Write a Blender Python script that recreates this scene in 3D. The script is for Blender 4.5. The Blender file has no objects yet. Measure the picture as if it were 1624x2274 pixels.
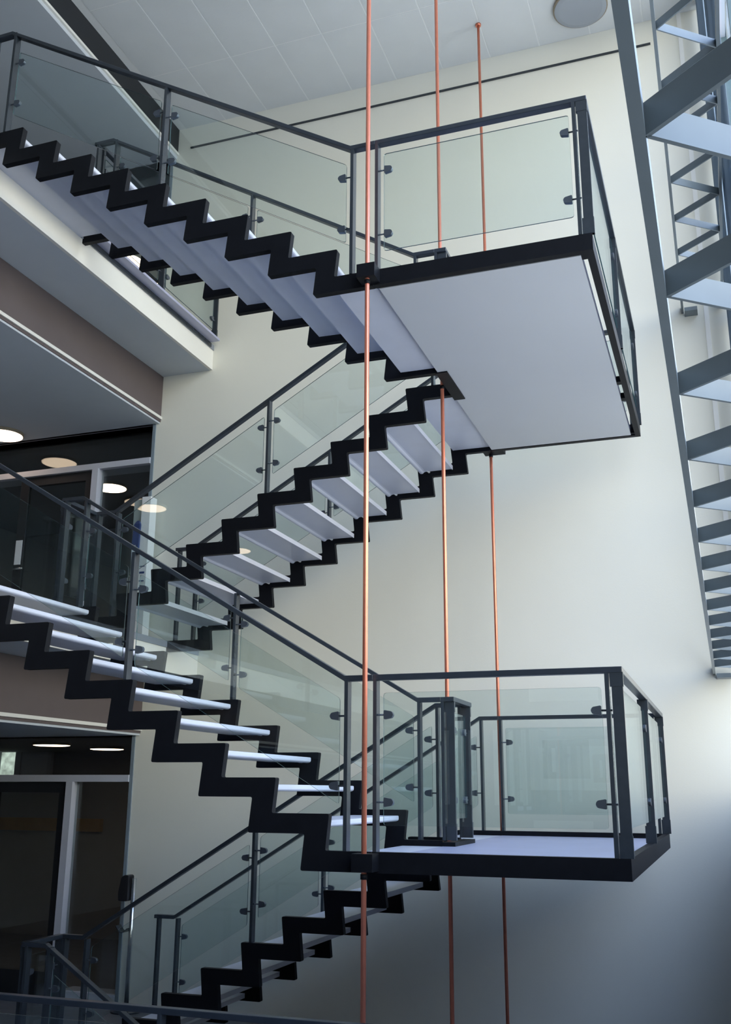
import bpy, math, random
from mathutils import Matrix, Vector
random.seed(7)
SC = bpy.context.scene
COL = SC.collection

# ------------------------------------------------------------------ camera
H0 = 1.922                                   # eye height above the ground floor
F_PX, W_PX, H_PX = 2218.9, 1624, 2274
yaw, pit, rol = math.radians(19.499), math.radians(15.603), math.radians(0.3385)
fw = Vector((-math.sin(yaw)*math.cos(pit), math.cos(yaw)*math.cos(pit), math.sin(pit)))
rt = Vector((math.cos(yaw), math.sin(yaw), 0)); up = rt.cross(fw)
r2 = rt*math.cos(rol)+up*math.sin(rol); u2 = up*math.cos(rol)-rt*math.sin(rol)
cd = bpy.data.cameras.new('camera'); cam = bpy.data.objects.new('camera', cd); COL.objects.link(cam)
cd.sensor_fit = 'VERTICAL'; cd.sensor_height = 36; cd.lens = F_PX/H_PX*36
cd.clip_start = 0.02; cd.clip_end = 200
M = Matrix.Identity(4)
for i in range(3):
    M[i][0], M[i][1], M[i][2] = r2[i], u2[i], -fw[i]
M[2][3] = H0
cam.matrix_world = M
SC.camera = cam

# ------------------------------------------------------------------ world: overcast sky, dark ground below the horizon
wd = bpy.data.worlds.new('sky'); SC.world = wd; wd.use_nodes = True
nt = wd.node_tree; nt.nodes.clear()
tc = nt.nodes.new('ShaderNodeTexCoord'); sx = nt.nodes.new('ShaderNodeSeparateXYZ')
rp = nt.nodes.new('ShaderNodeValToRGB'); bg = nt.nodes.new('ShaderNodeBackground'); wo = nt.nodes.new('ShaderNodeOutputWorld')
mr = nt.nodes.new('ShaderNodeMapRange'); mr.inputs[1].default_value = -1; mr.inputs[2].default_value = 1
nt.links.new(tc.outputs['Generated'], sx.inputs[0]); nt.links.new(sx.outputs['Z'], mr.inputs[0])
nt.links.new(mr.outputs[0], rp.inputs[0]); nt.links.new(rp.outputs[0], bg.inputs[0]); nt.links.new(bg.outputs[0], wo.inputs[0])
e = rp.color_ramp.elements
e[0].position = 0.0; e[0].color = (0.36, 0.38, 0.42, 1)
e[1].position = 1.0; e[1].color = (0.32, 0.49, 0.94, 1)
for p, c in ((0.48, (0.40, 0.42, 0.45, 1)), (0.515, (1.0, 0.94, 0.82, 1)), (0.60, (1.0, 0.94, 0.82, 1)), (0.72, (0.56, 0.68, 0.92, 1))):
    x = e.new(p); x.color = c
bg.inputs[1].default_value = 7.6
SC.view_settings.view_transform = 'Standard'; SC.view_settings.look = 'None'
SC.view_settings.exposure = 0.0; SC.view_settings.gamma = 1.0; SC.view_settings.use_curve_mapping = False
SC.cycles.use_denoising = True
SC.cycles.max_bounces = 8; SC.cycles.diffuse_bounces = 4; SC.cycles.glossy_bounces = 4
SC.cycles.transparent_max_bounces = 32; SC.cycles.sample_clamp_indirect = 4.0
SC.cycles.caustics_reflective = False; SC.cycles.caustics_refractive = False

# ------------------------------------------------------------------ materials
MAT = {}
def mat(name, col, rough=0.5, metal=0.0, spec=0.5, noise=0.0, nscale=6.0, bump=0.0, bscale=60.0, emit=None, estr=0.0, trans=0.0):
    m = bpy.data.materials.new(name); m.use_nodes = True
    t = m.node_tree; b = t.nodes['Principled BSDF']
    b.inputs['Base Color'].default_value = (*col, 1); b.inputs['Roughness'].default_value = rough
    b.inputs['Metallic'].default_value = metal; b.inputs['Specular IOR Level'].default_value = spec
    if noise or bump:
        g = t.nodes.new('ShaderNodeNewGeometry')
    if noise:
        n = t.nodes.new('ShaderNodeTexNoise'); n.inputs['Scale'].default_value = nscale; n.inputs['Detail'].default_value = 5
        t.links.new(g.outputs['Position'], n.inputs['Vector'])
        r = t.nodes.new('ShaderNodeMapRange'); r.inputs[1].default_value = 0.3; r.inputs[2].default_value = 0.7
        r.inputs[3].default_value = 1-noise; r.inputs[4].default_value = 1+noise
        t.links.new(n.outputs['Fac'], r.inputs[0])
        mx = t.nodes.new('ShaderNodeVectorMath'); mx.operation = 'SCALE'; mx.inputs[0].default_value = col
        t.links.new(r.outputs[0], mx.inputs['Scale']); t.links.new(mx.outputs[0], b.inputs['Base Color'])
    if bump:
        n2 = t.nodes.new('ShaderNodeTexNoise'); n2.inputs['Scale'].default_value = bscale; n2.inputs['Detail'].default_value = 4
        t.links.new(g.outputs['Position'], n2.inputs['Vector'])
        bp = t.nodes.new('ShaderNodeBump'); bp.inputs['Strength'].default_value = bump; bp.inputs['Distance'].default_value = 0.01
        t.links.new(n2.outputs['Fac'], bp.inputs['Height']); t.links.new(bp.outputs[0], b.inputs['Normal'])
    if emit:
        b.inputs['Emission Color'].default_value = (*emit, 1); b.inputs['Emission Strength'].default_value = estr
    MAT[name] = m
    return m
def glass(name, tint, base=0.05):
    m = bpy.data.materials.new(name); m.use_nodes = True; t = m.node_tree; t.nodes.clear()
    o = t.nodes.new('ShaderNodeOutputMaterial'); mx = t.nodes.new('ShaderNodeMixShader')
    tr = t.nodes.new('ShaderNodeBsdfTransparent'); tr.inputs[0].default_value = (*tint, 1)
    gl = t.nodes.new('ShaderNodeBsdfGlossy'); gl.inputs['Roughness'].default_value = 0.0; gl.inputs[0].default_value = (0.9, 0.95, 0.96, 1)
    lw = t.nodes.new('ShaderNodeLayerWeight'); pw = t.nodes.new('ShaderNodeMath'); pw.operation = 'POWER'; pw.inputs[1].default_value = 5
    ma = t.nodes.new('ShaderNodeMath'); ma.operation = 'MULTIPLY_ADD'; ma.inputs[1].default_value = 1-base; ma.inputs[2].default_value = base
    lw.inputs['Blend'].default_value = 0.5
    t.links.new(lw.outputs['Facing'], pw.inputs[0]); t.links.new(pw.outputs[0], ma.inputs[0]); t.links.new(ma.outputs[0], mx.inputs[0])
    t.links.new(tr.outputs[0], mx.inputs[1]); t.links.new(gl.outputs[0], mx.inputs[2]); t.links.new(mx.outputs[0], o.inputs[0])
    MAT[name] = m
mat('wall_paint', (0.80, 0.785, 0.695), 0.75, noise=0.015, nscale=1.2, bump=0.05, bscale=90)
mat('ceiling_tile', (0.74, 0.76, 0.76), 0.85, noise=0.02, nscale=3, bump=0.1, bscale=220)
mat('ceiling_joint', (0.86, 0.87, 0.86), 0.85)
mat('dark_steel', (0.006, 0.007, 0.010), 0.5, spec=0.12, noise=0.12, nscale=14, bump=0.03, bscale=160)
mat('handrail', (0.026, 0.034, 0.046), 0.3, spec=0.5, noise=0.08, nscale=20)
mat('jamb_grey', (0.22, 0.27, 0.31), 0.5)
mat('rail_steel', (0.030, 0.038, 0.048), 0.25, spec=0.5, noise=0.08, nscale=20)
mat('truss_steel', (0.15, 0.18, 0.195), 0.40, spec=0.5, noise=0.05, nscale=10)
mat('tread', (0.60, 0.625, 0.72), 0.33, spec=0.5, noise=0.03, nscale=5)
mat('deck', (0.38, 0.39, 0.52), 0.4, noise=0.04, nscale=4)
mat('soffit', (0.56, 0.575, 0.595), 0.6, noise=0.01, nscale=2)
mat('gallery_white', (0.78, 0.76, 0.70), 0.6, noise=0.01)
mat('gallery_soffit', (0.56, 0.60, 0.64), 0.7, noise=0.01)
mat('beam_brown', (0.115, 0.09, 0.088), 0.7, noise=0.03)
mat('copper', (0.80, 0.27, 0.17), 0.32, metal=0.65, spec=0.6, noise=0.05, nscale=25)
mat('frame_alu', (0.62, 0.63, 0.70), 0.4, metal=0.1)
mat('door_black', (0.012, 0.014, 0.018), 0.45)
mat('chrome', (0.75, 0.77, 0.8), 0.2, metal=1.0)
mat('clamp', (0.10, 0.12, 0.15), 0.3, metal=0.6)
mat('glass_edge', (0.05, 0.10, 0.11), 0.25)
mat('lamp_glow', (0.9, 0.85, 0.78), 0.5, emit=(1.0, 0.73, 0.52), estr=7.0)
mat('lamp_rim', (0.30, 0.25, 0.18), 0.4)
mat('lamp_off', (0.36, 0.39, 0.43), 0.5)
mat('floor_stone', (0.12, 0.13, 0.15), 0.5, noise=0.15, nscale=5)
mat('gallery_floor', (0.25, 0.27, 0.30), 0.5, noise=0.05)
mat('room_wall', (0.26, 0.27, 0.29), 0.8, noise=0.03)
mat('wood', (0.34, 0.22, 0.10), 0.5, noise=0.15, nscale=3)
mat('curtain', (0.34, 0.43, 0.52), 0.9, noise=0.04, nscale=4)
ct = MAT['curtain'].node_tree; tl = ct.nodes.new('ShaderNodeBsdfTranslucent'); tl.inputs[0].default_value = (0.10, 0.14, 0.18, 1)
cm = ct.nodes.new('ShaderNodeMixShader'); cm.inputs[0].default_value = 0.5
ct.links.new(ct.nodes['Principled BSDF'].outputs[0], cm.inputs[1]); ct.links.new(tl.outputs[0], cm.inputs[2])
ct.links.new(cm.outputs[0], [n for n in ct.nodes if n.type == 'OUTPUT_MATERIAL'][0].inputs[0])
mat('fin_teal', (0.14, 0.20, 0.22), 0.5)
mat('pilaster', (0.93, 0.92, 0.88), 0.6)
mat('dim_pane', (0.03, 0.04, 0.06), 0.4)
mat('garden_pane', (0.3, 0.35, 0.3), 0.5, noise=0.5, nscale=9)
_g = MAT['garden_pane'].node_tree; _b = _g.nodes['Principled BSDF']; _b.inputs['Emission Strength'].default_value = 2.0
_g.links.new(_b.inputs['Base Color'].links[0].from_socket, _b.inputs['Emission Color'])
mat('paper', (0.75, 0.77, 0.82), 0.7)
mat('panel_grey', (0.36, 0.42, 0.40), 0.6)
mat('white_plastic', (0.85, 0.86, 0.84), 0.45)
mat('blue_plastic', (0.02, 0.05, 0.18), 0.35)
mat('black_plastic', (0.012, 0.012, 0.015), 0.4)
glass('rail_glass', (0.93, 0.968, 0.968), 0.055)
glass('window_glass', (0.96, 0.98, 0.98), 0.03)
glass('partition_glass', (0.84, 0.87, 0.87), 0.05)

# ------------------------------------------------------------------ builders
WO = {}                                      # world origin of every object
def link(o, origin, parent):
    COL.objects.link(o)
    origin = Vector(origin); WO[o.name] = origin
    if parent is not None:
        o.parent = parent; o.location = origin-WO[parent.name]
    else:
        o.location = origin
    return o
def thing(name, label, cat, loc, group=None, kind=None):
    o = bpy.data.objects.new(name, None); o.empty_display_size = 0.1
    link(o, loc, None)
    tag(o, label, cat, group, kind)
    return o
def tag(o, label=None, cat=None, group=None, kind=None):
    if label: o['label'] = label
    if cat: o['category'] = cat
    if group: o['group'] = group
    if kind: o['kind'] = kind
    return o
class MB:
    def __init__(s): s.v = []; s.f = []; s.m = []; s.sm = []
    def add(s, vs, fs, mi=0, smooth=False):
        b = len(s.v); s.v += [Vector(p) for p in vs]
        for f in fs:
            s.f.append([b+i for i in f]); s.m.append(mi); s.sm.append(smooth)
        return s
    def box(s, a, b, mi=0):
        x0, y0, z0 = a; x1, y1, z1 = b
        return s.add([(x0,y0,z0),(x1,y0,z0),(x1,y1,z0),(x0,y1,z0),(x0,y0,z1),(x1,y0,z1),(x1,y1,z1),(x0,y1,z1)],
              [(0,3,2,1),(4,5,6,7),(0,1,5,4),(1,2,6,5),(2,3,7,6),(3,0,4,7)], mi)
    def prism(s, pts, y0, y1, cap=0, side=0):     # polygon in X,Z pushed along Y
        n = len(pts); A = sum(pts[i][0]*pts[(i+1)%n][1]-pts[(i+1)%n][0]*pts[i][1] for i in range(n))
        if A < 0: pts = pts[::-1]
        vs = [(x,y0,z) for x,z in pts]+[(x,y1,z) for x,z in pts]
        s.add(vs, [list(range(n)), list(range(2*n-1,n-1,-1))], cap)
        b = len(s.v)-2*n
        for i in range(n):
            j = (i+1)%n; s.f.append([b+i, b+n+i, b+n+j, b+j]); s.m.append(side); s.sm.append(False)
        return s
    def hull(s, P, Q, cap=0, side=0):             # two matching loops of points
        n = len(P); b = len(s.v); s.v += [Vector(p) for p in P]+[Vector(p) for p in Q]
        s.f += [[b+i for i in range(n)][::-1], [b+n+i for i in range(n)]]; s.m += [cap, cap]; s.sm += [False, False]
        for i in range(n):
            j = (i+1)%n; s.f.append([b+i, b+j, b+n+j, b+n+i]); s.m.append(side); s.sm.append(False)
        return s
    def cyl(s, p, q, r, n=12, r1=None, mi=0, cap=True):
        p, q = Vector(p), Vector(q); d = (q-p).normalized(); r1 = r if r1 is None else r1
        a = d.orthogonal().normalized(); c = d.cross(a); b = len(s.v)
        for k in range(n):
            t = 2*math.pi*k/n; s.v.append(p+(a*math.cos(t)+c*math.sin(t))*r)
        for k in range(n):
            t = 2*math.pi*k/n; s.v.append(q+(a*math.cos(t)+c*math.sin(t))*r1)
        for k in range(n):
            j = (k+1)%n; s.f.append([b+k, b+j, b+n+j, b+n+k]); s.m.append(mi); s.sm.append(True)
        if cap:
            s.f += [[b+k for k in range(n)][::-1], [b+n+k for k in range(n)]]; s.m += [mi, mi]; s.sm += [False, False]
        return s
    def lathe(s, c, prof, n=32, mis=None):        # profile of (radius, z) around a vertical axis
        b = len(s.v); c = Vector(c)
        for r, z in prof:
            for k in range(n):
                t = 2*math.pi*k/n; s.v.append(c+Vector((r*math.cos(t), r*math.sin(t), z)))
        for i in range(len(prof)-1):
            for k in range(n):
                j = (k+1)%n; s.f.append([b+i*n+k, b+i*n+j, b+(i+1)*n+j, b+(i+1)*n+k]); s.m.append(mis[i] if mis else 0); s.sm.append(False)
        s.f.append([b+(len(prof)-1)*n+k for k in range(n)]); s.m.append(mis[-1] if mis else 0); s.sm.append(False)
        s.f.append([b+k for k in range(n)][::-1]); s.m.append(mis[0] if mis else 0); s.sm.append(False)
        return s
    def bar(s, p, q, w, h, side=(0,1,0), mi=0):   # flat bar p->q: w across `side`, h in the third direction
        p, q = Vector(p), Vector(q); d = (q-p).normalized(); a = Vector(side); a = (a-d*a.dot(d)).normalized(); c = d.cross(a)
        loop = [a*(sx*w/2)+c*(sy*h/2) for sx, sy in ((-1,-1),(1,-1),(1,1),(-1,1))]
        return s.hull([p+o for o in loop], [q+o for o in loop], mi, mi)
    def mesh(s, name, mats, origin):
        me = bpy.data.meshes.new(name); o = Vector(origin)
        me.from_pydata([tuple(v-o) for v in s.v], [], s.f)
        for m in (mats if isinstance(mats, (list, tuple)) else [mats]): me.materials.append(MAT[m])
        for p, mi, sm in zip(me.polygons, s.m, s.sm):
            p.material_index = mi; p.use_smooth = sm
        import bmesh
        bm = bmesh.new(); bm.from_mesh(me); bmesh.ops.recalc_face_normals(bm, faces=bm.faces[:]); bm.to_mesh(me); bm.free()
        me.update()
        return me
    def build(s, name, mats, parent=None, origin=None):
        if origin is None:
            lo = [min(v[i] for v in s.v) for i in range(3)]; hi = [max(v[i] for v in s.v) for i in range(3)]
            origin = ((lo[0]+hi[0])/2, (lo[1]+hi[1])/2, lo[2])
        return link(bpy.data.objects.new(name, s.mesh(name, mats, origin)), origin, parent)
def again(name, me, origin, parent=None):
    return link(bpy.data.objects.new(name, me), origin, parent)
def bevel(o, w=0.004, seg=2):
    b = o.modifiers.new('bevel', 'BEVEL'); b.width = w; b.segments = seg; b.limit_method = 'ANGLE'; b.angle_limit = math.radians(40)
    return o
def rounded(pts, r=0.012, n=3):                   # round the corners of a polygon
    out = []; N = len(pts)
    for i in range(N):
        p, a, b = Vector(pts[i]), Vector(pts[i-1]), Vector(pts[(i+1)%N])
        da, db = a-p, b-p; rr = min(r, da.length*0.45, db.length*0.45); A = p+da.normalized()*rr; B = p+db.normalized()*rr
        for k in range(n+1):
            t = k/n; out.append(tuple(A*(1-t)**2+p*2*t*(1-t)+B*t*t))
    return out

# ------------------------------------------------------------------ dimensions (metres)
R, G = 0.1808, 0.3045                        # riser and going
L1, F2, L2, F3 = 9*R, 18*R, 27*R, 36*R       # lower landing, second floor, upper landing, third floor
CEIL = H0+7.41
YW = 8.726                                   # face of the back wall
XE = -4.84                                   # edge of the galleries
XL0, XL1 = -1.725, -0.46                      # landing, left and right end
YF0, YF1 = 5.0, 6.395                        # front flight
YB0, YB1 = 6.785, 8.165                      # back flight
T = 0.045                                    # stringer plate
TV, TH, SL = 0.10, 0.135, 0.019
RH = 0.885
SLOPE = R/G
XR0, XR1, XR2 = -1.885, -4.60, -4.79         # rail: foot of slope, top of slope, end

# ------------------------------------------------------------------ structure: walls, floor, ceiling
def struct(name, mb, mats, label=None, parent=None):
    o = mb.build(name, mats, parent)
    if parent is None: o['kind'] = 'structure'
    if label: o['label'] = label
    return o
XJ = -5.47                                   # right jamb of the glazed partitions
wl = struct('wall_back', MB().box((XJ, YW, -1.9), (0.42, YW+0.25, CEIL+0.3)), 'wall_paint', 'tall pale green-white back wall behind the stairs')
struct('trim_1', MB().box((-5.25, YW-0.018, H0+7.122), (-0.128, YW+0.01, H0+7.138)), 'rail_steel', 'thin dark rail fixed high along the back wall')
struct('trim_2', MB().box((0.135, YW-0.006, -1.9), (0.175, YW+0.01, CEIL)), 'pilaster', 'narrow white pilaster at the window end of the back wall')
ceil = struct('ceiling', MB().box((-5.42, -6, CEIL+0.0025), (0.34, YW+0.2, CEIL+0.2)), 'ceiling_joint', 'pale panelled atrium ceiling')
tx, ty = 0.515, 1.03
tile = MB().box((-tx/2+0.006, -ty/2+0.006, 0), (tx/2-0.006, ty/2-0.006, 0.02)).mesh('ceiling_tile', 'ceiling_tile', (0,0,0))
xs = [-4.82+tx*i for i in range(-1, 10)]
for x in xs:
    for j in range(0, 14):
        y = 7.83+ty/2-ty*j
        if y+ty/2 > YW+0.05:
            a = MB().box((x+0.006, 7.836, CEIL), (x+tx-0.006, YW-0.002, CEIL+0.02))
            if x+tx < 0.34: a.build('ceiling_tile', 'ceiling_tile', ceil)
        elif x+tx < 0.34 and y > -6:
            again('ceiling_tile', tile, (x+tx/2, y, CEIL), ceil)
struct('floor', MB().box((-10, -6, -0.2), (-4.84, 15, 0)).box((-4.84, -6, -0.2), (0.34, 4.9, 0)).box((-4.84, 8.3, -0.2), (0.34, YW+0.3, 0)).box((-1.6, 4.9, -0.2), (0.34, 8.3, 0)).box((-4.84, 6.5, -0.2), (-1.6, 8.3, 0)),
       'floor_stone', 'dark stone ground floor with a stairwell opening')
struct('wall_front', MB().box((-10, -6.3, -0.2), (0.42, -6, CEIL+0.3)), 'room_wall', 'dark wall at the far end behind the viewer')
w5 = struct('window_5', MB().box((-2.92, -5.998, H0+0.03), (-1.78, -5.96, H0+0.20)).box((-2.92, -5.998, H0+0.78), (-1.78, -5.96, H0+0.95)).box((-2.92, -5.998, H0+0.20), (-2.72, -5.96, H0+0.78)).box((-2.0, -5.998, H0+0.20), (-1.78, -5.96, H0+0.78)), 'white_plastic', 'white nested frames on the wall at the far end of the hall')
MB().box((-2.72, -5.998, H0+0.20), (-2.0, -5.97, H0+0.78)).build('pane', 'dim_pane', w5)
MB().box((-2.58, -5.97, H0+0.30), (-2.52, -5.965, H0+0.66)).build('pane', 'white_plastic', w5)
MB().box((-2.90, -5.998, H0+1.38), (-1.82, -5.97, H0+1.58)).build('pane', 'white_plastic', w5)
MB().box((-2.90, -5.998, H0-0.55), (-2.0, -5.97, H0-0.42)).build('pane', 'white_plastic', w5)
for x in (-3.05, -3.25, -3.5, -3.9, -4.3): MB().box((x, -5.998, H0-0.2), (x+0.07, -5.97, H0+0.95)).build('pane', 'white_plastic', w5)
struct('wall_left', MB().box((-10.3, -6.3, -0.2), (-10, 15.2, CEIL+0.3)), 'room_wall')
struct('wall_far', MB().box((-10.3, 15, -0.2), (-5.2, 15.3, CEIL+0.3)), 'room_wall')
struct('wall_room_side', MB().box((-5.30, YW+0.25, -0.2), (-5.2, 15, CEIL+0.3)), 'room_wall')
struct('floor_basement', MB().box((-10, 2, -2.2), (0.34, YW+0.3, -1.9)), 'floor_stone', 'dark basement floor below the stairwell')
struct('wall_stairwell', MB().box((-4.84, 4.7, -1.9), (-1.4, 4.9, -0.2)).box((-1.6, 4.9, -1.9), (-1.4, 8.3, -0.2)), 'room_wall')

YWIN, SILL = -0.3, 1.9
# facade of glass on the right-hand side, solid below the lower truss
struct('wall_right', MB().box((0.36, -6, -0.2), (0.60, YW+0.25, SILL)).box((0.36, -6, SILL), (0.60, YWIN, CEIL+0.3)), 'room_wall', 'solid wall below the tall window')
fr = MB()
ys = [YWIN+0.03+1.495*i for i in range(7)]
for z in (SILL, 4.3, 6.0, 7.7, CEIL+0.2): fr.box((0.41, YWIN, z), (0.47, YW, z+0.06))
w1 = struct('window_1', fr, 'frame_alu', 'tall glazed facade beside the trusses')
for k in range(7):
    MB().box((0.40, YWIN+0.03+1.495*k-0.025, SILL), (0.48, YWIN+0.03+1.495*k+0.025, CEIL+0.3)).build('mullion', 'fin_teal', w1)
for i in range(6):
    MB().box((0.435, ys[i]+0.03, SILL+0.06), (0.445, ys[i+1]-0.03, CEIL+0.2)).build('pane', 'window_glass', w1)

# ------------------------------------------------------------------ galleries on the left, one per storey
NL = {F2: 'second', F3: 'third'}
ROOMC = {}
def gallery(F, n):
    # slab edge, soffit, brown beam, bright strip, lower ceiling
    s = struct('floor_gallery' if n == 0 else 'floor_gallery_upper', MB().box((-10, -6, F-0.28), (XE, YW, F-0.06)).box((-10, YW, F-0.28), (-5.30, 15, F-0.06)), ['gallery_soffit'],
               'grey gallery floor slab along the atrium')
    MB().box((XE-0.02, -6, F-0.281), (XE+0.012, YW-0.001, F-0.05)).build('fascia', 'gallery_white', s)
    MB().box((-10, -6, F-0.06), (XE+0.02, YW, F)).box((-10, YW, F-0.06), (-5.3, 15, F)).build('floor_finish', 'gallery_floor', s)
    MB().box((-10, -6, F-0.80), (-5.42, YW+0.02, F-0.282)).build('beam', 'beam_brown', s)
    MB().box((-5.46, -6, F-0.775), (-5.405, YW+0.02, F-0.745)).build('edge_strip', 'gallery_white', s)
    MB().box((-10, -6, F-0.82), (-5.43, YW+0.02, F-0.77)).build('lower_soffit', 'gallery_soffit', s)
    MB().box((-10, YW+0.03, F-0.82), (-5.3, 15, F-0.75)).build('room_ceiling', 'room_wall', s)
    return s
gallery(F2, 0); gallery(F3, 1)
# top storey: black upstand under the roof, strip and ceiling of the third-floor gallery
F4 = F3+18*R
st = struct('ceiling_gallery', MB().box((-10, -6, F4-0.82), (-5.43, YW+0.02, F4-0.77)).box((-10, YW+0.02, F4-0.82), (-5.3, 15, F4-0.77)), 'gallery_soffit', 'grey ceiling over the third-floor gallery')
MB().box((-10, -6, F4-0.77), (-5.42, YW+0.02, CEIL+0.2)).build('upstand', 'door_black', st)
MB().box((-5.46, -6, F4-0.775), (-5.405, YW+0.02, F4-0.745)).build('edge_strip', 'gallery_white', st)

# ledge plate under the third-floor guard
o = struct('trim_3', MB().box((XE-0.02, 6.42, F3-0.012), (-4.70, 8.62, F3+0.012)), 'deck', 'lilac-grey steel ledge along the third-floor gallery edge')
MB().box((XE+0.012, 6.42, F3-0.055), (XE+0.034, 8.64, F3-0.012)).build('dark_strip', 'rail_steel', o)  # thin dark strip along the gallery fascia, just below the ledge plate

# ------------------------------------------------------------------ glazed partitions at the left, one per storey
def partition(F, n, where, door=True):
    zh = F+18*R-0.77                          # head, just under the gallery ceiling
    zt = F+2.06
    fm = MB()
    fm.box((-10, YW-0.02, zh-0.05), (XJ, YW+0.23, zh))
    fm.box((-10, YW-0.03, zt-0.065), (XJ-0.035, YW+0.23, zt))
    fm.box((-6.20, YW-0.05, F), (-6.125, YW+0.07, zt-0.065))
    fm.box((-10, YW-0.02, F), (-7.15, YW+0.23, F+0.08)); fm.box((-6.125, YW-0.02, F), (XJ-0.035, YW+0.23, F+0.10))
    w = struct('window_%d' % n, fm, 'frame_alu', 'glazed partition with pale frame %s' % where)
    PD = 0.19
    MB().box((XJ-0.035, YW-0.012, F), (XJ, YW+0.23, zh)).build('jamb', 'jamb_grey', w)
    for a, b, c, d in ((-10, XJ-0.035, zt, zh-0.05), (-6.125, XJ-0.035, F+0.10, zt-0.065), (-10, -7.15, F+0.08, zt-0.065)):
        pd = PD if c > F+1 else 0.03
        MB().box((a, YW+pd, c), (b, YW+pd+0.01, d)).build('pane', 'partition_glass', w)
    d = MB()
    d.box((-7.145, YW, F+0.01), (-7.04, YW+0.05, zt-0.07)); d.box((-6.305, YW, F+0.01), (-6.205, YW+0.05, zt-0.07))
    d.box((-7.04, YW, zt-0.17), (-6.305, YW+0.05, zt-0.07)); d.box((-7.04, YW, F+0.01), (-6.305, YW+0.05, F+0.25))
    dd = struct('door_%d' % (n-1), d, 'door_black', 'black framed glass door %s' % where)
    MB().box((-7.04, YW+0.02, F+0.25), (-6.305, YW+0.03, zt-0.17)).build('pane', 'partition_glass', dd)
    h = MB().cyl((-7.09, YW, F+0.95), (-7.09, YW-0.06, F+0.95), 0.01).cyl((-7.09, YW-0.055, F+0.95), (-6.98, YW-0.055, F+0.95), 0.011)
    h.build('handle', 'chrome', dd)
partition(0, 2, 'on the ground floor'); partition(F2, 3, 'on the second floor'); partition(F3, 4, 'on the third floor')

# rooms behind the partitions
for F, nm in ((0, 'ground'), (F2, 'second'), (F3, 'third')):
    o = struct('wall_room_%s' % nm, MB().box((-10, 12.4, F), (-5.3, 12.5, F+2.45)), 'room_wall')
w6 = struct('window_6', MB().box((-9.72, 12.34, H0+0.12), (-9.62, 12.42, H0+0.62)).box((-9.16, 12.34, H0+0.12), (-9.10, 12.42, H0+0.62)), 'frame_alu', 'window in the ground-floor room')
MB().box((-9.98, 12.36, H0+0.12), (-9.72, 12.38, H0+0.62)).build('pane', 'garden_pane', w6)
MB().box((-9.62, 12.36, H0+0.12), (-9.16, 12.38, H0+0.62)).build('pane', 'paper', w6)
tag(MB().box((-9.9, 12.33, H0-0.56), (-8.2, 12.398, H0-0.39)).build('wall_shelf', 'wood'), 'wooden board on the wall of the ground-floor room', 'shelf')

# ------------------------------------------------------------------ round ceiling lamps
def lamp(x, y, z, r, label, group, on=True, name='ceiling_lamp'):
    t = thing(name, label, 'lamp', (x, y, z), group)
    MB().lathe((x, y, z), [(r*0.97, -0.035), (r, -0.03), (r, 0.0)], 40).build('rim', 'lamp_rim', t)
    MB().lathe((x, y, z), [(r*0.80, -0.043), (r*0.95, -0.038), (r*0.955, -0.034)], 40).build('diffuser', 'lamp_glow' if on else 'lamp_off', t)
    return t
ORD = ('first', 'second', 'third', 'fourth')
for F, fl, inside, outside in ((F2, 'ground-floor', (9.75, 10.85), ()), (F3, 'second-floor', (10.5,), (8.42, 6.32, 4.22, 2.12)), (F4, 'third-floor', (10.5, 11.35), ())):
    for k, y in enumerate(inside):
        lamp(-7.2, y, F-0.82, 0.21, 'lit round ceiling lamp in the %s room, %s behind the glazing' % (fl, ORD[k]), 'lit round ceiling lamps')
    for k, y in enumerate(outside):
        lamp(-7.2, y, F-0.82, 0.21, 'lit round ceiling lamp over the %s gallery, %s in front of the glazing' % (fl, ORD[k]), 'lit round ceiling lamps', name='ceiling_lamp' if k == 0 else 'ceiling_lamp_offscreen')
lamp(-0.745, 8.31, CEIL, 0.262, 'large unlit round lamp on the atrium ceiling', None, on=False)

# ------------------------------------------------------------------ stair flights
def Xf(k): return -1.6556-G*k                # right end of tooth k on a front flight (k = 1..9)
def Xb(k): return -2.086-G*k                 # left end of tooth k on a back flight (k = 0 is the landing level)
def front_outline(L):
    U = [(XL0, L)]
    for k in range(1, 10):
        U += [(Xf(k)-SL, L+(k-1)*R), (Xf(k), L+k*R)]
    U.append((XE, L+9*R))
    D = [(XL0, L-TV)]
    for k in range(1, 10):
        D += [(Xf(k)-TH-SL, L+(k-1)*R-TV), (Xf(k)-TH, L+k*R-TV)]
    D.append((XE, L+9*R-TV))
    return U+D[::-1]
def back_outline(L):
    U = [(XL0, L)]
    for k in range(0, 9):
        U += [(Xb(k), L-k*R), (Xb(k)+SL, L-(k+1)*R)]
    U.append((XE, L-9*R))
    D = [(XL0, L-TV)]
    for k in range(0, 9):
        D += [(Xb(k)+TH, L-k*R-TV), (Xb(k)+TH+SL, L-(k+1)*R-TV)]
    D.append((XE, L-9*R-TV))
    return U+D[::-1]
def tread_profile(d, sgn):                   # nosing at 0, body runs away from it; rounded nose, folded back edge
    p = [(0, -0.022), (0, -0.006), (0.002, -0.002), (0.006, 0)]
    p += ([(d, 0), (d, -0.036), (d-0.006, -0.036), (d-0.006, -0.030)] if sgn > 0 else [(d, 0), (d, -0.028)])+([(0.058, -0.031), (0.046, -0.034), (0.038, -0.042), (0.030, -0.047), (0.020, -0.048), (0.010, -0.045), (0.003, -0.037), (0.0005, -0.030)] if sgn > 0 else [(0.055, -0.033), (0.030, -0.036), (0.018, -0.0355), (0.008, -0.032), (0.002, -0.027)])
    return [(sgn*x, z) for x, z in p]
TREADS = {}
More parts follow.
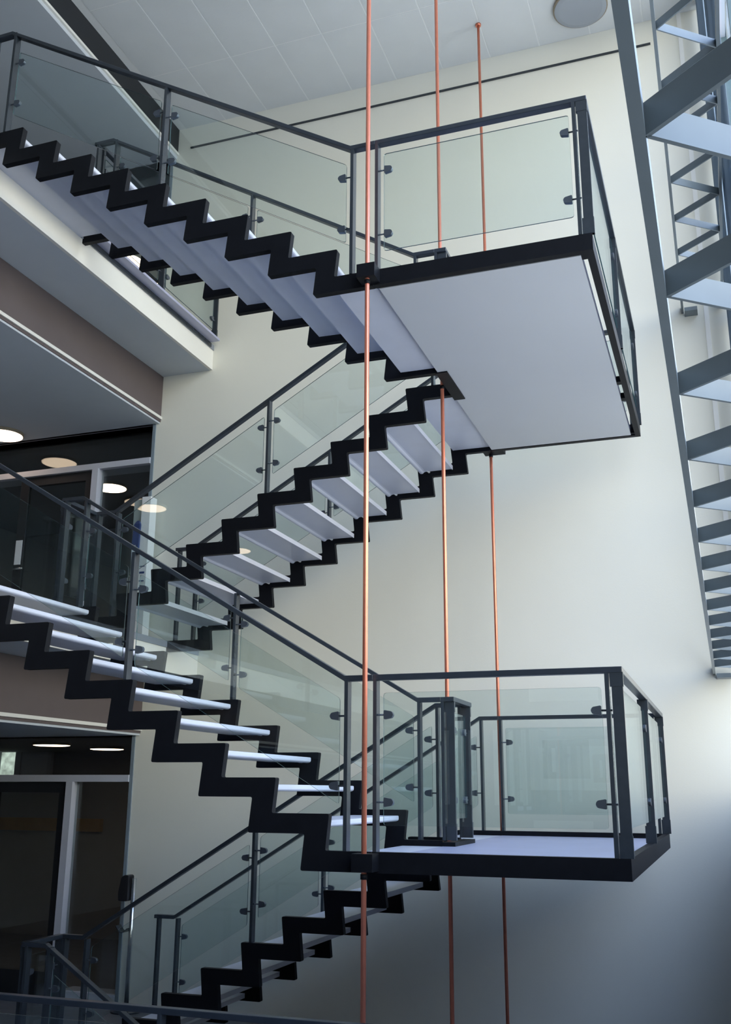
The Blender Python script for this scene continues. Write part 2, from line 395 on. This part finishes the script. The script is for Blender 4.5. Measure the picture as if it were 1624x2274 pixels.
def tread_mesh(sgn, d, w):
    key = (sgn, d, w)
    if key not in TREADS:
        me = TREADS[key] = MB().prism(tread_profile(d, sgn), -w/2, w/2).mesh('tread', 'tread', (0,0,0))
    return TREADS[key]
PIN = MB().cyl((0, -0.035, 0), (0, 0.035, 0), 0.011, 8).mesh('fixing_pin', 'white_plastic', (0,0,0))
def flight(front, L, label):
    y0, y1 = (YF0, YF1) if front else (YB0, YB1)
    ym = (y0+y1)/2; base = L if front else L-9*R
    t = thing('stair_flight', label, 'stairs', (-3.2, ym, base), 'zigzag stair flights')
    out = rounded(front_outline(L) if front else back_outline(L))
    for y in (y0, y1-T):
        s = MB().prism(out, y, y+T).build('stringer', 'dark_steel', t)
    w = y1-y0-2*T-0.075
    ks = range(1, 9)
    for k in ks:
        if front: x, z, sg = Xf(k)-0.04, L+k*R-0.035, -1
        else: x, z, sg = Xb(k)+0.03, L-k*R-0.035, 1
        tr = again('tread', tread_mesh(sg, 0.305, w), (x, ym, z), t)
        for ye in (y0+T+0.019, y1-T-0.019):
            for dx in (0.08,):
                again('fixing_pin', PIN, (x+sg*dx, ye, z-0.024), tr)
    # step level with the landing, and on a front flight the one that meets the gallery floor
    x = (Xf(1)-0.02) if front else (Xb(0)+0.03)
    MB().box((x, y0+T+0.02, L-0.07), (XL0, y1-T-0.02, L-0.035)).build('landing_step', 'tread', t)
    if front:
        d = Xf(9)-0.04-XE-0.01
        again('tread', tread_mesh(-1, round(d, 3), w), (Xf(9)-0.04, ym, L+9*R-0.035), t)
    return t
flight(True, L2, 'zigzag stair flight rising from the upper landing to the third floor')
flight(False, L2, 'zigzag stair flight dropping from the upper landing to the second floor')
flight(True, L1, 'zigzag stair flight rising from the lower landing to the second floor')
flight(False, L1, 'zigzag stair flight dropping from the lower landing to the ground floor')
flight(True, -L1, 'zigzag stair flight leading from the ground floor down to the basement')

# ------------------------------------------------------------------ landings
def landing(L, label):
    t = thing('stair_landing', label, 'landing', (-1.1, 6.58, L-TV), 'suspended stair landings')
    for a, b, nm in (((XL0, YF0, L-TV), (XL1, YF0+T, L), 'fascia'), ((XL0, YB1-T, L-TV), (XL1, YB1, L), 'fascia'),
                     ((XL1-0.042, YF0+T, L-TV), (XL1, YB1-T, L), 'fascia')):
        MB().box(a, b).build(nm, 'dark_steel', t)
    # deck plate
    MB().box((XL0, YF0+T, L-0.06), (-0.535, YB1-T, L-0.035)).build('deck', 'deck', t)
    MB().box((-1.712, YF0+T+0.012, L-0.098), (-0.535, YB1-T-0.012, L-0.085)).build('soffit_panel', 'soffit', t)
    for y in (5.06, 6.95, 7.28, 8.08):
        MB().box((-0.535, y, L-0.09), (XL1-0.042, y+0.06, L-0.045)).build('spacer', 'dark_steel', t)
    # crossbar between the two flights and the hanger brackets for the rods
    MB().box((XL0, YF1-0.05, L-TV-0.008), (-1.642, YB0+0.09, L-0.01)).build('crossbar', 'dark_steel', t)
    MB().box((-1.80, 4.90, L-0.09), (-1.69, YF0, L-0.005)).build('hanger_bracket', 'dark_steel', t)
    MB().box((-1.80, YB1, L-0.10), (-1.62, 8.26, L-0.07)).build('hanger_bracket', 'dark_steel', t)
    return t
landing(L2, 'upper suspended landing with pale flat underside')
landing(L1, 'lower suspended landing with lilac deck, below the other one')

# ------------------------------------------------------------------ balustrades
CL_A = MB().prism(rounded([(0,-0.024),(0,0.024),(-0.042,0.017),(-0.050,0.004),(-0.050,-0.004),(-0.042,-0.017)], 0.004, 1), -0.012, 0.012)
CL_A.cyl((0, 0, 0), (0.052, 0, 0), 0.005, 8)
CLAMP = {}
def clamp_mesh(ax, sg):                      # pin points along +ax*sg to the post
    if (ax, sg) not in CLAMP:
        m = MB()
        vs = [(v.x*sg, v.y, v.z) if ax == 0 else (v.y, v.x*sg, v.z) for v in CL_A.v]
        m.v = [Vector(v) for v in vs]; m.f = [list(f) for f in CL_A.f]; m.m = list(CL_A.m); m.sm = list(CL_A.sm)
        CLAMP[(ax, sg)] = m.mesh('glass_clamp', 'clamp', (0,0,0))
    return CLAMP[(ax, sg)]
GW = 0.008
def pane_x(t, y, x0, x1, zb0, zt0, zb1, zt1, ends=(True, True)):
    """glass in a plane y = const; (x0: bottom, top), (x1: bottom, top), x0 > x1"""
    m = MB().prism(rounded([(x0, zb0), (x0, zt0), (x1, zt1), (x1, zb1)], 0.015, 2), y-GW/2, y+GW/2, 0, 1)
    p = m.build('glass_pane', ['rail_glass', 'glass_edge'], t)
    for x, zb, zt, sg in ((x0, zb0, zt0, 1), (x1, zb1, zt1, -1)):
        for z in (zb+(zt-zb)*0.17, zb+(zt-zb)*0.83):
            again('glass_clamp', clamp_mesh(0, sg), (x-sg*0.004, y, z), p)
def pane_y(t, x, y0, y1, zb, zt):
    P = rounded([(y0, zb), (y0, zt), (y1, zt), (y1, zb)], 0.015, 2)
    m = MB().hull([(x-GW/2, a, b) for a, b in P], [(x+GW/2, a, b) for a, b in P], 0, 1)
    p = m.build('glass_pane', ['rail_glass', 'glass_edge'], t)
    for y, sg in ((y0, -1), (y1, 1)):
        for z in (zb+(zt-zb)*0.17, zb+(zt-zb)*0.83):
            again('glass_clamp', clamp_mesh(1, sg), (x, y-sg*0.004, z), p)
def post_x(t, x, y, z0, z1): MB().box((x-0.010, y-0.027, z0), (x+0.010, y+0.027, z1)).build('post', 'rail_steel', t)
def post_y(t, x, y, z0, z1):
    m = MB().box((x-0.027, y-0.010, z0), (x+0.027, y+0.010, z1)); m.box((x-0.034, y-0.012, z0), (x+0.030, y+0.012, z0+0.10)); m.box((x-0.034, y-0.012, z1-0.07), (x+0.030, y+0.012, z1))
    m.build('post', 'rail_steel', t)
RW, RT = 0.048, 0.030
def rail(t, pts, name='handrail'):
    """flat-topped handrail through points given at its top centre line"""
    m = MB(); loops = []
    for i, p in enumerate(pts):
        p = Vector(p); d = Vector((0,0,0))
        if i: d += (p-Vector(pts[i-1])).normalized()
        if i < len(pts)-1: d += (Vector(pts[i+1])-p).normalized()
        d.normalize(); a = Vector((0,0,1)).cross(d).normalized(); k = 1.0
        if 0 < i < len(pts)-1:
            d1 = (p-Vector(pts[i-1])); d2 = (Vector(pts[i+1])-p); d1.z = d2.z = 0
            if d1.length > 1e-4 and d2.length > 1e-4:
                k = 1/max(0.5, math.sqrt((1+d1.normalized().dot(d2.normalized()))/2))
        loops.append([p+a*(s*RW/2*k)+Vector((0,0,h)) for s, h in ((-1,-RT),(1,-RT),(1,0),(-1,0))])
    b = len(m.v)
    for lp in loops: m.v += lp
    for i in range(len(loops)-1):
        for k in range(4):
            j = (k+1) % 4; m.f.append([b+4*i+k, b+4*i+j, b+4*i+4+j, b+4*i+4+k]); m.m.append(0); m.sm.append(False)
    m.f += [[b, b+1, b+2, b+3], [b+4*(len(loops)-1)+k for k in range(4)]]; m.m += [0, 0]; m.sm += [False, False]
    o = m.build(name, 'handrail', t); bevel(o, 0.003, 2); return o
def flight_rail(front, y, L, label, end=True):
    up_ = 1 if front else -1
    zr = lambda x: L+RH+up_*(XR0-x)*SLOPE
    zend = L+up_*9*R+RH
    t = thing('glass_balustrade', label, 'balustrade', (-3.2, y, min(L, L+up_*9*R)), 'glass balustrades of the stair flights')
    rail(t, [(XL0, y, L+RH), (XR0, y, L+RH), (XR1, y, zend), (XR2, y, zend)])
    post_x(t, -1.872, y, L, L+RH-RT+0.004)
    k = 5 if front else -4
    post_x(t, -3.232, y, L+k*R, zr(-3.232)-RT+0.002)
    for x in (-4.565, -4.75):
        post_x(t, x, y, L+up_*9*R, zend-RT+0.006)
    for x0, x1 in ((-1.915, -3.19), (-3.275, -4.525)):
        pane_x(t, y, x0, x1, zr(x0)-0.675, zr(x0)-0.135, zr(x1)-0.675, zr(x1)-0.135)
    return t
YR = (5.024, 6.371, 6.81, 8.141)             # centre lines of the four rails
flight_rail(True, YR[0], L2, 'glass balustrade on the open side of the flight above the upper landing')
flight_rail(True, YR[1], L2, 'glass balustrade on the wall side of the flight above the upper landing')
flight_rail(False, YR[2], L2, 'glass balustrade on the open side of the flight below the upper landing')
flight_rail(False, YR[3], L2, 'glass balustrade on the wall side of the flight below the upper landing')
flight_rail(True, YR[0], L1, 'glass balustrade on the open side of the flight above the lower landing')
flight_rail(True, YR[1], L1, 'glass balustrade on the wall side of the flight above the lower landing')
flight_rail(False, YR[2], L1, 'glass balustrade on the open side of the flight below the lower landing')
flight_rail(False, YR[3], L1, 'glass balustrade on the wall side of the flight below the lower landing')
flight_rail(True, YR[1], -L1, 'glass balustrade running down into the basement stairwell')
def landing_rail(L, label, label2):
    t = thing('landing_balustrade', label, 'balustrade', (-1.1, 6.58, L), 'glass balustrades of the landings')
    xr = XL1-0.012; z = L+RH
    rail(t, [(XL0, YR[0], z), (xr, YR[0], z), (xr, YR[3], z), (XL0, YR[3], z)])
    for y in (YR[0], YR[3]):
        post_x(t, -1.712, y, L, z-RT+0.004)
        post_x(t, -0.524, y, L, z-RT+0.004)
        pane_x(t, y, -0.555, -1.672, L+0.128, L+0.79, L+0.128, L+0.79)
    for y in (YR[0]-0.01, 6.58, YR[3]+0.01):
        post_y(t, xr-0.004, y, L, z-RT+0.004)
    for a, b in ((YR[0]+0.06, 6.53), (6.63, YR[3]-0.06)):
        pane_y(t, xr, a, b, L+0.128, L+0.79)
    # return between the two flights
    t = thing('landing_balustrade', label2, 'balustrade', (-1.7, 6.59, L), 'glass balustrades of the landings')
    rail(t, [(XL0, YR[1], z), (-1.66, YR[1], z), (-1.66, YR[2], z), (XL0, YR[2], z)])
    for y in (YR[1], YR[2]):
        post_x(t, -1.714, y, L, z-RT+0.004)
    post_y(t, -1.668, YR[1]+0.005, L, z-RT+0.004); post_y(t, -1.668, YR[2]-0.005, L, z-RT+0.004)
    pane_y(t, -1.668, YR[1]+0.06, YR[2]-0.06, L+0.128, L+0.79)
landing_rail(L2, 'glass balustrade around the upper landing', 'short return rail between the two flights at the upper landing')
landing_rail(L1, 'glass balustrade around the lower landing', 'short return rail between the two flights at the lower landing')
# returns at the floors and guards along the gallery edges
for F, nm in ((0, 'ground'), (F2, 'second')):
    t = thing('floor_balustrade', 'short return rail between the two flights at the %s floor' % nm, 'balustrade', (-4.79, 6.59, F), 'short rails at the floors')
    rail(t, [(-4.79, YR[1], F+RH), (-4.79, YR[2], F+RH)])
    pane_y(t, -4.79, YR[1]+0.07, YR[2]-0.07, F+0.128, F+0.79)
    for y in (YR[1]+0.02, YR[2]-0.02): post_y(t, -4.79, y, F, F+RH-RT+0.004)
def guard(F, y0, y1, x, label):
    t = thing('gallery_balustrade', label, 'balustrade', (x, (y0+y1)/2, F), 'glass balustrades of the galleries')
    rail(t, [(x, y0, F+RH), (x, y1, F+RH)])
    n = max(1, round((y1-y0)/1.3)); st_ = (y1-y0)/n
    for i in range(n+1): post_y(t, x, y0+0.02+i*(y1-y0-0.04)/n, F+0.012, F+RH-RT+0.004)
    for i in range(n): pane_y(t, x, y0+i*st_+0.07, y0+(i+1)*st_-0.07, F+0.10, F+0.79)
guard(F3, 6.40, 8.62, -4.755, 'glass balustrade along the third-floor gallery edge up to the back wall')
guard(F3, -1.0, 4.96, -4.80, 'glass balustrade along the third-floor gallery beyond the stair head')
guard(F2, -1.0, 4.96, -4.80, 'glass balustrade along the second-floor gallery beyond the stair')
t = thing('floor_balustrade', 'dark horizontal rail guarding the open side of the stairwell on the ground floor', 'balustrade', (-3.2, 4.79, 0), 'short rails at the floors')
rail(t, [(-5.2, 4.79, RH), (-1.45, 4.79, RH)])
for x in (-5.15, -4.0, -2.75, -1.5): post_x(t, x, 4.79, 0, RH-RT+0.004)
for a, b in ((-4.05, -5.10), (-2.80, -3.95), (-1.55, -2.70)): pane_x(t, 4.79, a, b, 0.128, 0.79, 0.128, 0.79)

# ------------------------------------------------------------------ copper suspension rods
for y, lb in ((4.932, 'long copper suspension rod passing in front of the landing edges'), (6.59, 'copper suspension rod passing between the two flights'), (8.225, 'copper suspension rod close to the back wall')):
    x = -1.744
    t = thing('suspension_rod', lb, 'rod', (x, y, -1.9), 'copper suspension rods')
    MB().cyl((x, y, -1.9), (x, y, CEIL), 0.0135, 16).build('rod', 'copper', t)
    MB().cyl((x, y, CEIL-0.02), (x, y, CEIL), 0.026, 16, 0.03).build('ceiling_cap', 'copper', t)
    for L in (L1, L2):
        MB().cyl((x, y, L-0.125), (x, y, L-0.1), 0.019, 6).build('nut', 'dark_steel', t)

# ------------------------------------------------------------------ horizontal window trusses
def truss(zb, label):
    t = thing('window_truss', label, 'truss', (0.12, 3.5, zb), 'steel window trusses')
    hb = 0.06; xi0, xi1, xo = -0.057, -0.037, 0.285
    MB().box((xi0, -2.3, zb), (xi1, YW-0.001, zb+hb)).build('inner_chord', 'truss_steel', t)
    MB().box((xo, -2.3, zb), (xo+0.02, YW-0.001, zb+hb)).build('outer_chord', 'truss_steel', t)
    p = 0.526; y = 1.337-7*p
    dm = {}
    for sg in (1, -1):
        m = MB().bar((xi1+0.002, 0, hb/2), (xo, sg*p/2, hb/2), 0.008, hb-0.004, side=(sg*p/2, -(xo-xi1), 0))
        dm[sg] = m.mesh('diagonal_bar', 'truss_steel', (0,0,0))
    while y < YW-0.05:
        again('diagonal_bar', dm[-1], (0, y, zb), t)
        if y+p/2 < YW: again('diagonal_bar', dm[1], (0, y, zb), t)
        y += p
    MB().box((-0.03, YW-0.12, zb-0.035), (0.08, YW-0.001, zb)).build('wall_bracket', 'truss_steel', t)
truss(H0+0.932, 'long horizontal zigzag steel truss passing close overhead beside the window')
truss(H0+0.932+18*R, 'higher zigzag steel truss beside the window curtains')

# ------------------------------------------------------------------ curtains at the far end of the facade
def curtain(y0, y1, label, ph):
    n = int((y1-y0)*70); V = []; Fc = []; zs = (2.9, CEIL+0.15)
    for side in (0, 1):
        for i in range(n+1):
            y = y0+(y1-y0)*i/n
            x = 0.355+0.028*math.sin(ph+i*0.62)+0.012*math.sin(ph*2+i*1.31)+side*0.003
            for z in zs: V.append((x, y, z))
    o = 2*(n+1)
    for i in range(n):
        a = 2*i; Fc.append((a, a+1, a+3, a+2)); Fc.append((o+a, o+a+2, o+a+3, o+a+1))
    Fc += [(0, o, o+1, 1), (2*n, 2*n+1, o+2*n+1, o+2*n)]
    tag(MB().add(V, Fc, 0, True).build('curtain', 'curtain'), label, 'curtain', 'window curtains')
curtain(8.28, 8.66, 'pale blue pleated curtain hanging in the corner by the back wall', 0.3)
curtain(6.55, 7.0, 'pale blue pleated curtain hanging one window bay before the corner', 1.4)

# ------------------------------------------------------------------ small things
t = thing('display_panel', 'white upright display panel with blue print by the second-floor partition', 'sign', (-5.48, 8.6, F2))
MB().box((-5.475, 8.56, F2+0.03), (-5.375, 8.68, H0+2.91)).build('white_front', 'white_plastic', t)
MB().box((-5.59, 8.60, F2+0.03), (-5.475, 8.66, H0+2.90)).build('grey_side', 'panel_grey', t)
MB().box((-5.62, 8.53, F2), (-5.35, 8.70, F2+0.03)).build('foot', 'rail_steel', t)
for z0, z1 in ((2.10, 2.12), (2.02, 2.03), (1.93, 1.96), (2.17, 2.18)):
    MB().box((-5.45, 8.556, H0+z0), (-5.395, 8.5602, H0+z1)).build('print_mark', 'blue_plastic', t)
P = rounded([(-5.525, 2.18), (-5.475, 2.16), (-5.465, 2.62), (-5.485, 2.66), (-5.535, 2.62), (-5.545, 2.4)], 0.03, 3)
t = thing('hanging_pouch', 'blue and white pouch hanging on the display panel', 'bag', (-5.5, 8.545, H0+2.17))
MB().prism([(x, z+H0) for x, z in P], 8.53, 8.559).build('pouch', 'blue_plastic', t)
MB().prism([(x+0.0, z+H0) for x, z in rounded([(-5.53, 2.2), (-5.49, 2.18), (-5.50, 2.40), (-5.54, 2.35)], 0.01, 2)], 8.526, 8.531).build('white_patch', 'paper', t)
tag(MB().box((-7.13, YW-0.012, H0+2.34), (-7.05, YW-0.004, H0+2.61)).build('door_notice', 'paper'), 'white paper notice on the black second-floor door', 'notice')
t = thing('sanitizer_stand', 'slim steel stand with black dispenser by the ground-floor glazing', 'dispenser stand', (-5.30, 8.58, 0))
MB().cyl((-5.295, 8.58, 0.012), (-5.295, 8.58, H0-0.79), 0.021, 14).build('pole', 'chrome', t)
MB().cyl((-5.295, 8.58, 0), (-5.295, 8.58, 0.014), 0.14, 28).build('base', 'rail_steel', t)
bevel(MB().prism([(x, z+H0) for x, z in rounded([(-5.32, -0.99), (-5.32, -0.765), (-5.36, -0.76), (-5.40, -0.78), (-5.425, -0.92), (-5.42, -0.99)], 0.015, 2)], 8.52, 8.62).build('dispenser', 'black_plastic', t), 0.006, 2)
m = MB(); pts = [(-5.315+-0.12*k/8, 8.58, H0-1.225-0.045*math.sin(math.pi*k/8)+0.02*k/8) for k in range(9)]
for a, b in zip(pts[:-1], pts[1:]): m.bar(a, b, 0.09, 0.006)
m.build('drip_tray', 'rail_steel', t)
